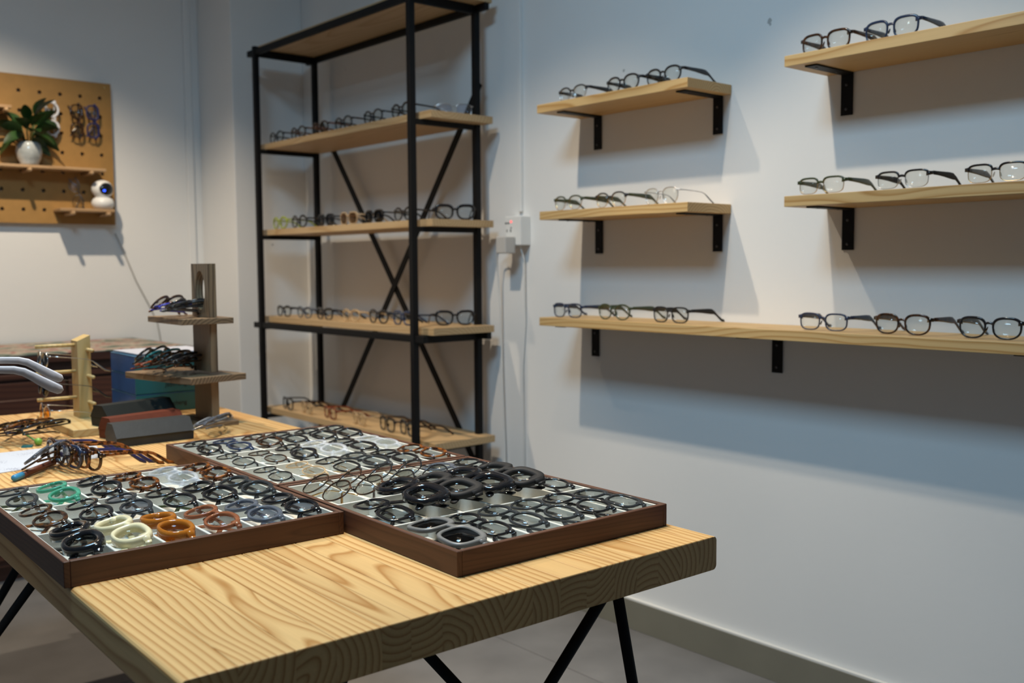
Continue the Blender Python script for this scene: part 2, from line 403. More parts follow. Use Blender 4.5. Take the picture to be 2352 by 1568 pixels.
    for sd in (-1, 1):
        path = [(0, 0), (.02, -.0005), (.045, -.0015), (.07, -.003), (.085, -.0045), (.096, -.008), (.106, -.0145), (.117, -.0225), (.128, -.030), (.1365, -drop+.0035), (.1395, -drop+.001)]
        if metal: hp = [.9, .8, .7, .7, .7, .9, 1.1, 1.2, 1.2, 1.0, .4]
        elif wing: hp = [1.0, 1.1, 1.35, 1.7, 1.75, 1.1, .75, .8, .95, .85, .35]
        else: hp = [1.0, .95, .9, .9, .95, 1.0, 1.05, 1.2, 1.3, 1.15, .5]
        rings = []
        for i, ((y, z), h) in enumerate(zip(path, hp)):
            hh = th*.5*h; tk = .0008 if metal else .0016
            p0 = path[max(i-1, 0)]; p1 = path[min(i+1, len(path)-1)]
            d = Vector((p1[0]-p0[0], p1[1]-p0[1])).normalized(); nx, nz = -d.y, d.x
            if metal: hh = .0012*h*(1 if i < 6 else 1.6)
            rings.append([(-tk, y+nx*hh*.7, z+nz*hh*.7), (0, y+nx*hh, z+nz*hh), (tk, y+nx*hh*.7, z+nz*hh*.7),
                          (tk, y-nx*hh*.7, z-nz*hh*.7), (0, y-nx*hh, z-nz*hh), (-tk, y-nx*hh*.7, z-nz*hh*.7)])
        v = []; f = []; sweep(v, f, rings)
        hy = wy(xe)+.006
        ang = 0.0
        if fold: ang = sd*radians(91 if sd < 0 else 86); 
        oy = hy+(.0015 if sd < 0 else .0065) if fold else hy
        M_ = Matrix.Translation((sd*xe, oy, hz)) @ Matrix.Rotation(ang, 4, 'Z')
        tm.append(mesh_from([tuple(M_ @ Vector(q)) for q in v], f, 'temple', True))
    out['temple'] = tm
    pd = []
    if pads:
        for sd in (-1, 1):
            bm = bmesh.new(); bmesh.ops.create_uvsphere(bm, u_segments=8, v_segments=6, radius=1)
            bmesh.ops.scale(bm, vec=(.0014, .003, .0062), verts=bm.verts)
            bmesh.ops.rotate(bm, matrix=Matrix.Rotation(sd*-.35, 3, 'Y'), verts=bm.verts)
            bmesh.ops.translate(bm, vec=(sd*(dbl/2-.001), .0065, -b*.12), verts=bm.verts)
            me = bpy.data.meshes.new('nose_pad'); bm.to_mesh(me); bm.free()
            for p_ in me.polygons: p_.use_smooth = True
            pd.append(me)
    out['nose_pad'] = pd
    GCACHE[key] = out; return out
def glasses(name, label, loc, rot=(0, 0, 0), front=BLACKA, arms=None, lens=LENS, wire=GOLD, group=None, rest=True, scale=1.0, **kw):
    """one pair of spectacles; with rest the pair is let down until its lowest point touches loc.z"""
    me = glasses_meshes(**kw)
    R = Euler(rot, 'XYZ').to_matrix()
    z = loc[2]
    if rest:
        lo = min((R @ v.co).z*scale for k in ('frame_front', 'temple') for m_ in ([me[k]] if k == 'frame_front' else me[k]) for v in m_.vertices)
        z = loc[2]-lo+.0004
    t = thing(name, label, 'eyeglasses' if lens not in (LENSD, LENSG, LENSBR) else 'sunglasses', (loc[0], loc[1], z), rot, group)
    t.scale = (scale,)*3
    def part(nm, m_, mat):
        o = bpy.data.objects.new(nm, m_)
        if not m_.materials: m_.materials.append(mat)
        link(o, t)
        o.material_slots[0].link = 'OBJECT'; o.material_slots[0].material = mat
        return o
    part('frame_front', me['frame_front'], front)
    if 'rim_wire' in me: part('rim_wire', me['rim_wire'], wire)
    for m_ in me['lens']: part('lens', m_, lens)
    for m_ in me['temple']: part('temple', m_, arms or front)
    for m_ in me['nose_pad']: part('nose_pad', m_, PAD if kw.get('metal') or kw.get('brow') else (arms or front))
    return t

# ------------------------------------------------------------------ display table
TX0, TX1, TY0, TY1, TT = -2.965, -0.930, 0.340, 1.1445, 0.050
tab = thing('display_table', 'pine plank display table on black steel rod legs holding the glasses trays', 'table', tw(-1.95, .742, 0), (0, 0, DE))
def tl(x, y, z): return (x+1.95, y-.742, z)
nP = 17; ws = [1.3, 1.4, 1.05, 1.25, .85, .95, 1.0, 1.03, 1.0, 1.03, 1.0, 1.13, .95, .95, 1.0, .9, .85]; tot = sum(ws); y = TY0
for i, w_ in enumerate(ws):
    wd = (TY1-TY0)*w_/tot
    bm = bmesh.new(); bmesh.ops.create_cube(bm, size=1); bmesh.ops.scale(bm, vec=(TX1-TX0, wd-.0001, TT), verts=bm.verts)
    sg = -1 if i == 0 else (1 if i == nP-1 else 0)
    ed = [e for e in bm.edges if (sg and all(v.co.y*sg > 0 for v in e.verts) and abs(e.verts[0].co.x-e.verts[1].co.x) > .1)]
    if ed: bmesh.ops.bevel(bm, geom=ed, offset=.007, segments=4, affect='EDGES', profile=.5)
    ed = [e for e in bm.edges if all(abs(abs(v.co.x)-(TX1-TX0)/2) < 1e-4 and v.co.z > TT/2-1e-4 for v in e.verts)]
    if ed: bmesh.ops.bevel(bm, geom=ed, offset=.0015, segments=2, affect='EDGES', profile=.5)
    me = bpy.data.meshes.new('plank'); bm.to_mesh(me); bm.free()
    obj('plank', me, PINE_F if i in (1, 2, 6, 11) else PINE, tab, tl((TX0+TX1)/2, y+wd/2, .75-TT/2)); y += wd
def rod(p, q, r_=.0085): obj('leg', tube_mesh([tl(*p), tl(*q)], r_, 10), STEEL, tab)
for (p, q) in (((-.999, 1.002, .699), (-1.000, 1.160, 0.0)), ((-.999, 1.002, .699), (-1.256, .666, 0.0)),
               ((-1.206, .707, .699), (-1.000, 1.240, 0.0)), ((-1.206, .707, .699), (-1.24, .53, 0.0)),
               ((-1.78, .47, .699), (-2.66, .32, 0.0)), ((-2.0, .50, .699), (-2.66, .32, 0.0)),
               ((-2.66, .95, .699), (-2.66, 1.15, 0.0)), ((-2.0, .95, .699), (-2.66, 1.15, 0.0))):
    rod(p, q)
for x_ in (-1.1, -2.3): obj('mounting_bar', box_mesh(.04, .62, .006, .001, 'c', 1), STEEL, tab, tl(x_, .742, .6965))

# ------------------------------------------------------------------ glasses trays
LU, LV, TH = 0.508, 0.397, 0.034
def tray(label, x0, y0):
    t = thing('glasses_tray', label, 'tray', tw(x0+LU/2, y0+LV/2, .7503), (0, 0, DE), 'walnut glasses trays on the table')
    wth = .008
    for s in (-1, 1):
        obj('side', box_mesh(LU, wth, TH, .0008, 'base', 1), WALNUT, t, (0, s*(LV-wth)/2, 0))
        obj('side', box_mesh(wth, LV-2*wth, TH, .0008, 'base', 1), WALNUT_Y, t, (s*(LU-wth)/2, 0, 0))
    obj('lining_floor', box_mesh(LU-2*wth, LV-2*wth, .005, 0, 'base'), FELT, t, (0, 0, .001))
    iu, iv = LU-2*wth, LV-2*wth; lt = .003; hz = TH-.0025
    for s in (-1, 1):
        obj('lining_wall', box_mesh(iu, lt, hz-.006, .0008, 'base', 1), FELT, t, (0, s*(iv-lt)/2, .006))
        obj('lining_wall', box_mesh(lt, iv-2*lt, hz-.006, .0008, 'base', 1), FELT, t, (s*(iu-lt)/2, 0, .006))
    dt = .0042
    for k in (1, 2): obj('divider', box_mesh(dt, iv-2*lt, hz-.0065, .001, 'base', 2), FELT, t, (-iu/2+iu*k/3, 0, .006))
    for k in range(1, 6): obj('divider', box_mesh(iu-2*lt, dt, hz-.0068, .001, 'base', 2), FELT, t, (0, -iv/2+iv*k/6, .006))
    return t
TRAYS = {'left': (-1.806, .333), 'right': (-1.524, .7345), 'rear': (-2.0395, .7325)}
tray('walnut tray nearest the camera holding the cream and amber glasses', *TRAYS['left'])
tray('walnut tray at the right table corner holding the oversized black glasses', *TRAYS['right'])
tray('walnut tray behind the other two, farthest along the table', *TRAYS['rear'])
ORD = ['first', 'second', 'third', 'fourth', 'fifth', 'sixth']
R_, P_, SQ, RC, CT, OV = 'round', 'panto', 'square', 'rect', 'cat', 'oval'
# per compartment: colour words, shape words, kwargs ; order: row (front, middle, back) x six from the left
def g(cw, sw, **k): return (cw, sw, k)
CH = dict(rim=.0044, dep=.0055, th=.007)
TH_ = dict(rim=.0017, dep=.0024)
LIST = {
 'left': [
  [g('glossy black', 'chunky', front=BLACKA, shape=P_, rim=.0068, dep=.012, th=.010), g('cream', 'thick', front=CREAM, shape='crown', rim=.0055, dep=.012, th=.009),
   g('amber', 'thick', front=AMBER, shape=OV, rim=.0053, dep=.014, th=.010), g('translucent brown', 'panto', front=BROWNC, shape=P_, **CH),
   g('lavender grey', 'panto', front=GREYC, shape=P_, lens=LENSB, **CH), g('black', 'rounded', front=BLACKA, shape=P_, lens=LENSB, **CH)],
  [g('dark brown', 'panto', front=TORTD, arms=TORT, shape=P_, rim=.0042), g('black', 'panto', front=BLACKA, shape=P_, rim=.0042),
   g('smoky grey', 'panto', front=SMOKEC, shape=P_, rim=.0042, lens=LENSB), g('olive and black', 'panto', front=BLACKA, arms=OLIVE, shape=P_, rim=.0042),
   g('black', 'square', front=BLACKA, shape=SQ, **CH), g('dark grey', 'panto', front=SMOKEC, shape=P_, **CH)],
  [g('dark green', 'panto', front=SMOKEC, arms=OLIVE, shape=P_, rim=.0042), g('clear green', 'panto', front=GREENC, shape=P_, **CH),
   g('black', 'narrow', front=BLACKA, shape=OV, **CH), g('tortoiseshell', 'round', front=TORT, shape=R_, **CH),
   g('clear crystal', 'panto', front=CLEARC, shape=P_, **CH), g('tortoiseshell', 'chunky', front=TORT, shape=P_, **CH)]],
 'right': [
  [g('matte grey', 'square dark-lensed', front=GREYA, shape=SQ, lens=LENSD, a=.026, b=.022, rim=.0055, dep=.006), g('black', 'round', front=BLACKA, shape=P_, rim=.0033),
   g('smoky', 'panto', front=SMOKEC, shape=P_, rim=.0037), g('grey crystal', 'panto', front=SMOKEC, shape=P_, rim=.0037),
   g('black', 'panto', front=BLACKA, shape=P_, rim=.0037), g('dark smoky', 'square', front=SMOKEC, shape=SQ, rim=.0041)],
  [g('black', 'square', front=BLACKA, shape=SQ, rim=.0051), g('glossy black', 'oversized', front=BLACKA, shape='cat', rim=.0099, dep=.010, a=.0235, b=.019, th=.011),
   g('matte black', 'oversized', front=BLACKM, shape='cat', rim=.0094, dep=.009, a=.0235, b=.0195, th=.011),
   g('glossy black', 'wide oversized', front=BLACKA, shape=SQ, rim=.0094, dep=.010, a=.0235, b=.0185, th=.011),
   g('matte black', 'wide oversized', front=BLACKM, shape=SQ, rim=.0094, dep=.009, a=.024, b=.019, th=.011), g('black', 'thin round', front=BLACKA, shape=R_, rim=.0030)],
  [g('gold and tortoise', 'round wire', front=TORTD, arms=GOLD, shape=R_, metal=True, b=.0225, **TH_), g('brown and gunmetal', 'round wire', front=TORTD, arms=GUN, shape=R_, metal=True, b=.0225, **TH_),
   g('gold and black', 'round wire', front=BLACKA, arms=GOLD, shape=R_, metal=True, b=.0225, **TH_), g('black', 'round wire', front=BLACKA, arms=GUN, shape=R_, metal=True, b=.0225, **TH_),
   g('grey crystal', 'square', front=GREYC, shape=SQ, rim=.0051), g('black', 'slim panto', front=BLACKA, shape=P_, rim=.0032)]],
 'rear': [
  [g('silver bridged black', 'round', front=BLACKA, arms=SILVER, shape=R_, metal=True, **TH_), g('clear and gold', 'round', front=CHAMP, arms=GOLD, shape=R_, metal=True, **TH_),
   g('gold bridged black', 'square', front=BLACKA, arms=GOLD, shape=SQ, metal=True, rim=.0027, dep=.003), g('grey and black', 'panto', front=SMOKEC, shape=P_, rim=.0040),
   g('black', 'panto', front=BLACKA, shape=P_, rim=.0044), g('red tortoise', 'panto', front=TORT, arms=TORTD, shape=P_, rim=.0044)],
  [g('silver and black', 'round wire', front=BLACKA, arms=SILVER, shape=R_, metal=True, **TH_), g('brown', 'round wire', front=TORTD, arms=GUN, shape=R_, metal=True, **TH_),
   g('black', 'chunky round', front=BLACKA, shape=R_, rim=.0053), g('clear crystal', 'panto', front=CLEARC, shape=P_, rim=.0051),
   g('black', 'chunky panto', front=BLACKA, shape=P_, rim=.0053), g('frosted clear', 'panto', front=CLEARC, shape=P_, rim=.0037)],
  [g('black', 'round', front=BLACKA, shape=R_, rim=.0040), g('navy and black', 'round', front=NAVY, shape=R_, rim=.0040),
   g('brown and black', 'panto', front=TORTD, shape=P_, rim=.0044), g('black', 'panto', front=BLACKA, shape=P_, rim=.0040),
   g('black', 'square', front=BLACKA, shape=SQ, rim=.0042), g('black and brown', 'square', front=BLACKA, arms=TORTD, shape=SQ, rim=.0042)]]}
TRN = {'left': 'near left tray', 'right': 'right tray', 'rear': 'far tray'}
ROWN = ['front row', 'middle row', 'back row']
for tn, (x0, y0) in TRAYS.items():
    for r in range(3):
        for k in range(6):
            cw, sw, kw = LIST[tn][r][k]
            cx_ = x0+LU-.011-(LU-.022)*(r+.5)/3; cy_ = y0+.011+(LV-.022)*(k+.5)/6
            big = 'oversized' in sw
            tilt = {'left': 79, 'right': 83, 'rear': 82}[tn]+random.uniform(-3, 3)
            if tn == 'right' and r == 2 and k < 4: tilt = 58
            if tn == 'left' and cw in ('amber',): tilt = 88
            zf = .7565
            dx = random.uniform(-.004, .006); dy = -.003+random.uniform(-.002, .002)
            if big: tilt = 80; zf = .7745; dy = -.014; dx = .004
            kw = dict(kw); kw.setdefault('b', .0178); kw.setdefault('a', .0238); kw.setdefault('dbl', .018); p_ = tw(cx_+dx, cy_+dy, zf)
            glasses('eyeglasses', '%s %s glasses, %s, %s, %s compartment from the left' % (cw, sw, TRN[tn], ROWN[r], ORD[k]), p_,
                    (radians(-tilt), 0, DE+radians((0, 1, 2, 4, 5, 6)[k]+random.uniform(-3, 3))), fold=True, group='glasses in the walnut trays', **kw)

# ------------------------------------------------------------------ wall shelves
SD0 = 2.104
def wall_shelf(label, x0, x1, zt, brs, th=.026):
    t = thing('wall_shelf', label, 'shelf', ((x0+x1)/2, WY-.095, zt-th), (0, 0, 0), 'pine shelves on the right wall')
    b0 = t.location
    box('board', PINE_S, x0, x1, SD0, WY-.001, zt-th, zt, t, .0012, b0)
    for bx in brs:
        br = obj('bracket', prism_mesh([(0, 0), (-.165, 0), (-.165, -.004), (-.004, -.004), (-.004, -.105), (0, -.105)], .032), STEEL, t, (bx-b0[0], WY-.0012-b0[1], 0))
        for yy, zz in ((-.005, -.03), (-.005, -.09)):
            obj('screw', lathe_mesh([(.0035, 0), (.0035, .0012), (.002, .0018)], 10), GUN, br, (0, yy, zz), (pi/2, 0, 0))
        for yy in (-.05, -.14): obj('screw', lathe_mesh([(.0035, 0), (.0035, .0012), (.002, .0018)], 10), GUN, br, (0, yy, -.0042), (pi, 0, 0))
    return t
wall_shelf('short pine wall shelf at upper left with three black glasses', -2.332, -1.735, 1.645, (-2.251, -1.779))
wall_shelf('short pine wall shelf in the middle of the left column', -2.322, -1.732, 1.316, (-2.245, -1.776))
wall_shelf('long pine wall shelf, lowest of the wall shelves', -2.325, -0.50, .986, (-2.261, -1.572, -.87))
wall_shelf('pine wall shelf at the top right corner of the picture', -1.436, -0.60, 1.651, (-1.378, -.86))
wall_shelf('pine wall shelf at middle right with three half-rim glasses', -1.431, -0.60, 1.314, (-1.368, -.83))
def wg(shelf, n, x, z, words, turn=0, **kw):
    glasses('eyeglasses', '%s glasses, %s from the left on the %s' % (words, ORD[n], shelf), (x, SD0+.038, z), (0, 0, radians(turn)), wing=True, th=.0085,
            group='glasses on the pine wall shelves', **kw)
u_, m_l, lo_, ur_, mr_ = 'upper left wall shelf', 'middle left wall shelf', 'long low wall shelf', 'upper right wall shelf', 'middle right wall shelf'
wg(u_, 0, -2.215, 1.645, 'black half-rim', -4, shape=P_, brow=True, wire=SILVER)
wg(u_, 1, -2.008, 1.645, 'black panto', -4, shape=P_, rim=.0036)
wg(u_, 2, -1.855, 1.645, 'black panto', -4, shape=P_, rim=.0036)
wg(m_l, 0, -2.236, 1.316, 'olive half-rim', -3, front=OLIVE, shape=P_, brow=True, wire=GOLD)
wg(m_l, 1, -2.055, 1.316, 'black half-rim', -3, arms=OLIVE, shape=P_, brow=True, wire=GOLD)
wg(m_l, 2, -1.860, 1.316, 'pale silver wire', -3, front=SILVER, arms=GREYC, shape='aviator', metal=True, rim=.0013, dep=.002, b=.022)
wg(lo_, 0, -2.240, .986, 'navy square', -2, front=NAVY, shape=SQ, rim=.0027, b=.019)
wg(lo_, 1, -2.041, .986, 'dark green panto', -2, front=OLIVE, shape=P_, rim=.0032)
wg(lo_, 2, -1.824, .986, 'dark brown square', -2, front=BLACKM, shape=SQ, rim=.0028, b=.019)
wg(lo_, 3, -1.343, .986, 'navy rectangular', 0, front=NAVY, shape=SQ, rim=.0027, b=.018)
wg(lo_, 4, -1.140, .986, 'dark tortoise', 0, front=TORTD, arms=TORTD, shape='crown', rim=.0036)
wg(lo_, 5, -0.944, .986, 'black square', 0, shape='crown', rim=.0036)
wg(ur_, 0, -1.350, 1.651, 'tortoise and black', -3, front=TORTD, shape=SQ, rim=.0037)
wg(ur_, 1, -1.183, 1.651, 'navy square', -3, front=NAVY, shape=SQ, rim=.0037)
wg(mr_, 0, -1.355, 1.314, 'olive half-rim', -3, front=OLIVE, shape=RC, brow=True, wire=GOLD, b=.0175)
wg(mr_, 1, -1.148, 1.314, 'black half-rim', -3, shape=RC, brow=True, wire=SILVER, b=.0175, arms=BLACKM)
wg(mr_, 2, -0.940, 1.314, 'black and gold half-rim', -3, shape=RC, brow=True, wire=GOLD, b=.0175)

# ------------------------------------------------------------------ bookcase
XL, XR, YF, YB = -3.912, -2.785, 1.947, 2.224
bc = thing('open_bookcase', 'tall black metal bookcase with five wooden boards and crossed braces', 'bookcase', ((XL+XR)/2, (YF+YB)/2, 0))
bo = bc.location; PT = .022
for x_ in (XL, XR):
    for y_ in (YF, YB): box('post', STEEL, x_-PT/2, x_+PT/2, y_-PT/2, y_+PT/2, 0.0, 2.066 if y_ == YF else 2.05, bc, .001, bo)
BL = {1: 2.055, 2: 1.643, 3: 1.283, 4: .914, 5: .520}
def board_mesh():
    x0, x1, y0, y1 = -3.976, -2.720, YF+.034, 2.246
    n0, n1 = YB-PT/2-.001, PT/2+.001
    pts = [(x0, y0), (x1, y0), (x1, y1), (XR+n1, y1), (XR+n1, n0), (XR-n1, n0), (XR-n1, y1), (XL+n1, y1), (XL+n1, n0), (XL-n1, n0), (XL-n1, y1), (x0, y1)]
    n = len(pts); vs = [(x-bo[0], y-bo[1], z) for z in (0, .024) for x, y in pts]
    return mesh_from(vs, [tuple(range(n)), tuple(range(n, 2*n))]+[(k, (k+1) % n, n+(k+1) % n, n+k) for k in range(n)], 'board')
bme = board_mesh()
for k, z in BL.items():
    obj('board', bme, BOARD, bc, (0, 0, z))
    for x_ in (XL, XR): box('side_rail', STEEL, x_-.008, x_+.008, YF+.011, YB-.011, z-.018-(.012 if k in (1, 4) else 0), z-.0005, bc, .001, bo)
    if k in (1, 4):
        for y_ in (YF+.002, YB+.002):
            box('long_rail', STEEL, -3.976, -2.722, y_-.009, y_+.009, z-.024, z-.0005, bc, .001, bo)
for p, q in (((-3.90, 1.775), (-2.80, .38)), ((-2.78, 1.79), (-3.91, .33))):
    yb = YB+.018; d = Vector((q[0]-p[0], 0, q[1]-p[1])); ln = d.length
    me = box_mesh(ln, .006, .028, .001, 'c', 1)
    obj('brace', me, STEEL, bc, ((p[0]+q[0])/2-bo[0], yb-bo[1]+(.0035 if p[0] < -3.5 else -.0035), (p[1]+q[1])/2), (0, -math.atan2(d.z, d.x), 0))
def bg(lv, n, x, words, turn=0, y=2.005, **kw):
    nm = {2: 'second', 3: 'third', 4: 'fourth', 5: 'lowest'}[lv]
    pos = ORD[n] if n < 6 else 'seventh'
    glasses('eyeglasses', '%s glasses, %s from the left on the %s bookcase board' % (words, pos, nm), (x, y, BL[lv]+.024), (0, 0, radians(turn)),
            group='glasses on the bookcase', **{**dict(rim=.0036, dep=.0042, th=.0065), **kw})
row2 = [('black round', dict(shape=R_, rim=.0036, arms=TORTD)), ('red brown round', dict(front=TORTD, arms=TORT, shape=R_, rim=.0036)), ('tortoise round', dict(front=TORTD, arms=REDA, shape=R_, rim=.0040)),
        ('black and tortoise round', dict(shape=R_, rim=.0036, arms=TORTD)), ('black slim round', dict(shape=R_, rim=.0036)), ('black thick round', dict(shape=R_, rim=.0045))]
for i, (x, (w_, k_)) in enumerate(zip((-3.86, -3.674, -3.498, -3.323, -3.117, -2.933), row2)): bg(2, i, x, w_, -3, **k_)
bg(2, 6, -2.790, 'rimless clear', 58, 2.13, front=SILVER, shape=SQ, metal=True, rim=.0012, dep=.0016, arms=SILVER, lens=LENSB)
row3 = [('lime green round', dict(front=LIME, shape=R_, rim=.0052)), ('black round', dict(shape=R_, rim=.0051)), ('dark grey tinted', dict(front=SMOKEC, shape=SQ, lens=LENSG)),
        ('brown tinted', dict(front=CHAMP, shape=SQ, lens=LENSBR)), ('dark tinted square', dict(shape=SQ, lens=LENSD)), ('black oval', dict(shape=R_, rim=.0039))]
for i, (x, (w_, k_)) in enumerate(zip((-3.848, -3.683, -3.466, -3.297, -3.12, -2.928), row3)): bg(3, i, x, w_, -3, **k_)
bg(3, 6, -2.790, 'black thick cat-eye', 62, 2.130, shape='cat', rim=.0064, dep=.006, th=.009)
row4 = [('black panto', dict(shape=P_)), ('grey crystal', dict(front=GREYC, shape=P_)), ('black square', dict(shape=SQ)), ('champagne', dict(front=CHAMP, shape=P_)),
        ('black bold', dict(shape=P_, rim=.0052)), ('navy square', dict(front=NAVY, shape=SQ, rim=.0052))]
for i, (x, (w_, k_)) in enumerate(zip((-3.83, -3.655, -3.491, -3.292, -3.102, -2.941), row4)): bg(4, i, x, w_, -3, **k_)
bg(4, 6, -2.790, 'black angular', 62, 2.125, shape='cat', rim=.0059, th=.009)
row5 = [('black fading', dict(shape=SQ, b=.021)), ('pale honey', dict(front=CHAMP, arms=TORTD, shape=SQ)), ('orange red', dict(front=REDA, shape=SQ)), ('clear yellow', dict(front=CHAMP, shape=SQ, lens=LENSY if False else LENS)),
        ('dark olive', dict(front=BLACKA, arms=TORTD, shape=SQ, b=.022)), ('grey brown', dict(front=SMOKEC, arms=TORTD, shape=SQ, b=.022))]
for i, (x, (w_, k_)) in enumerate(zip((-3.816, -3.654, -3.465, -3.251, -3.056, -2.923), row5)): bg(5, i, x, w_, -10, **k_)

# ------------------------------------------------------------------ tabletop things at the far end
def tlab(name, label, cat, x, y, z=.7502, rz=0, group=None): return thing(name, label, cat, tw(x, y, z), (0, 0, DE+rz), group)
# bamboo stand
st = tlab('bamboo_display_stand', 'bamboo glasses stand with dowels and three pairs hung on it', 'display stand', -2.62, .755)
def sl(x, y, z): return (x+2.62, y-.755, z-.75)
obj('base', box_mesh(.325, .185, .018, .001, 'base', 1), BAMBOO_X, st, (0, .002, 0))
me = prism_mesh([(-.016, 0), (.016, 0), (.016, .210), (-.016, .196)], .055); obj('post', me, BAMBOO, st, sl(-2.672, .749, .7685))
for z in (.948, .881, .814):
    obj('dowel', tube_mesh([sl(-2.668, .640, z+.006), sl(-2.668, .735, z+.006)], .0045, 10), BAMBOO, st)
    obj('dowel', tube_mesh([sl(-2.75, .757, z-.006), sl(-2.60, .757, z-.006)], .0045, 10), BAMBOO, st)
for i, (z, w_, k_) in enumerate(((.921, 'clear wire', dict(front=SILVER, shape=R_, metal=True, lens=LENSG, **TH_)), (.854, 'dark wire', dict(front=GUN, shape=R_, metal=True, lens=LENSD, **TH_)),
                                 (.787, 'yellow-lensed wire', dict(front=SILVER, shape=R_, metal=True, lens=LENSY, **TH_)))):
    glasses('eyeglasses', '%s glasses hung on the %s dowel of the bamboo stand' % (w_, ('top', 'middle', 'lowest')[i]), tw(-2.668, .652, z), (radians(-5), 0, DE+radians(-4)), rest=False, group='glasses on the bamboo stand', **k_)
# cases
def case(label, x, y, rz, mat, L_=.178, z=.7502):
    t = tlab('glasses_case', label, 'glasses case', x, y, z, rz, 'folded leather glasses cases')
    poly = [(-.034, 0), (.030, 0), (.030, .014), (.012, .046), (-.006, .050), (-.034, .024)]
    obj('body', prism_mesh([(-.034, 0), (.034, 0), (.036, .020), (-.036, .020)], L_, 'Y'), mat, t)
    obj('lid', prism_mesh([(.038, .0205), (.012, .050), (-.020, .050), (-.038, .0205)], L_+.002, 'Y'), mat, t)
    return t
LEAS = plain('slate_leather', (0.024, 0.028, 0.031), .5, spec=.3, bump=.2, bscale=500, var=.1, vscale=40)
LEAR = plain('russet_leather', (0.115, 0.022, 0.009), .55, spec=.25, bump=.2, bscale=500, var=.12, vscale=40)
LEAG = plain('dark_green_leather', (0.008, 0.012, 0.012), .5, spec=.25, bump=.2, bscale=500, var=.1, vscale=40)
case('slate grey leather glasses case, front one of three', -2.292, .788, radians(2), LEAS)
case('russet red leather glasses case between the grey and green ones', -2.405, .810, radians(12), LEAR, .185)
case('dark green leather glasses case, rearmost of three', -2.500, .822, radians(16), LEAG, .19, .7690)
# blue boxes
TEALB = plain('teal_box_front', (0.014, 0.105, 0.115), .4, var=.12, vscale=6)
BLUEB = plain('blue_box_side', (0.012, 0.07, 0.24), .35, var=.25, vscale=9)
SEAM = plain('box_seam', (0.04, 0.14, 0.26), .4)
INK = plain('box_ink', (0.002, 0.016, 0.022), .5)
for k in range(3):
    t = tlab('teal_box', 'teal and blue cardboard box, %s of the stack behind the stand' % ('bottom', 'middle', 'top')[k], 'box', -2.835, 1.020, .7502+.0535*k, 0, 'stacked teal boxes')
    me = box_mesh(.205, .232, .052, .0015, 'base', 1); me.materials.append(BLUEB); me.materials.append(TEALB)
    for p_ in me.polygons: p_.material_index = 1 if p_.normal.x > .5 else 0
    obj('body', me, None, t)
    obj('lid_seam', box_mesh(.206, .233, .0012, 0, 'base'), SEAM, t, (0, 0, .0508))
    if k < 2:
        cu = bpy.data.curves.new('lettering', 'FONT'); cu.body = 'Jsocheng'; cu.size = .017; cu.extrude = .0002; cu.align_x = 'CENTER'
        o = bpy.data.objects.new('lettering', cu); COL.objects.link(o); dg = bpy.context.evaluated_depsgraph_get()
        me = bpy.data.meshes.new_from_object(o.evaluated_get(dg)); bpy.data.objects.remove(o)
        obj('lettering', me, INK, t, (.1031, -.005, .018), (pi/2, 0, pi/2))
PAPER = plain('paper', (0.42, 0.43, 0.49), .8)
t = obj('paper_sheet', box_mesh(.19, .215, .003, 0, 'base'), PAPER, None, tw(-2.84, 1.02, .9115), (0, 0, DE+.03)); tag(t, 'white paper lying on top of the teal box stack', 'paper')
# dark tiered stand
ds = tlab('tiered_display_stand', 'dark burnt-wood tiered stand with an oval hole in its post', 'display stand', -2.465, .995)
def dl(x, y, z): return (x+2.465, y-.995, z-.7502)
def post_mesh(x0, x1, z0, z1, cz, rx, rz_, t_):
    n = 24; vs = []; fs = []; cx_ = (x0+x1)/2
    for y_ in (-t_/2, t_/2):
        for k in range(n):
            a = 2*pi*k/n; vs.append((cx_+rx*cos(a), y_, cz+rz_*sin(a)))
        for k in range(n):
            a = 2*pi*k/n; c_, s_ = cos(a), sin(a); m_ = max(abs(c_), abs(s_))
            x = cx_+(x1-x0)/2*c_/m_; z = cz+(z1-cz)*s_/m_
            vs.append((x, y_, z))
    for k in range(n):
        k2 = (k+1) % n
        fs += [(k, k2, n+k2, n+k), (2*n+k, 3*n+k, 3*n+k2, 2*n+k2), (k, 2*n+k, 2*n+k2, k2), (n+k, n+k2, 3*n+k2, 3*n+k)]
    return mesh_from(vs, fs, 'post')
obj('post', post_mesh(-.055, .055, 0, .135, .0675, .030, .050, .020), BURNT, ds, (0, 0, .2735))
obj('post', box_mesh(.110, .020, .136, .001, 'base', 1), BURNT, ds, (0, 0, .1235+.012))
obj('post', box_mesh(.110, .020, .109, .001, 'base', 1), BURNT, ds, (0, 0, .012))
obj('shelf', box_mesh(.235, .135, .015, .001, 'base', 1), BURNT_X, ds, dl(-2.512, .975, 1.0078+.0)); 
obj('shelf', box_mesh(.290, .165, .016, .001, 'base', 1), BURNT_X, ds, dl(-2.530, .965, .8620), (0, 0, radians(13)))
obj('base', box_mesh(.16, .10, .012, .001, 'base', 1), BURNT_X, ds, (0, 0, 0))
def pile(words, x, y, z, rot, **kw):
    if not kw.get('metal'): kw.setdefault('rim', .0042); kw.setdefault('dep', .005)
    glasses('eyeglasses', words, tw(x, y, z), rot, group='loose glasses at the far end of the table', **kw)
ZU, ZL = 1.0230, .8783
pile('tortoise glasses leaning up on the left end of the upper stand shelf', -2.570, .935, ZU, (radians(-48), 0, radians(-50)), front=TORTD, arms=TORT, shape=P_, fold=True)
pile('bright blue glasses under the tortoise pair on the upper stand shelf', -2.550, .950, ZU, (radians(-80), 0, radians(-62)), front=BLUEA, shape=P_, fold=True)
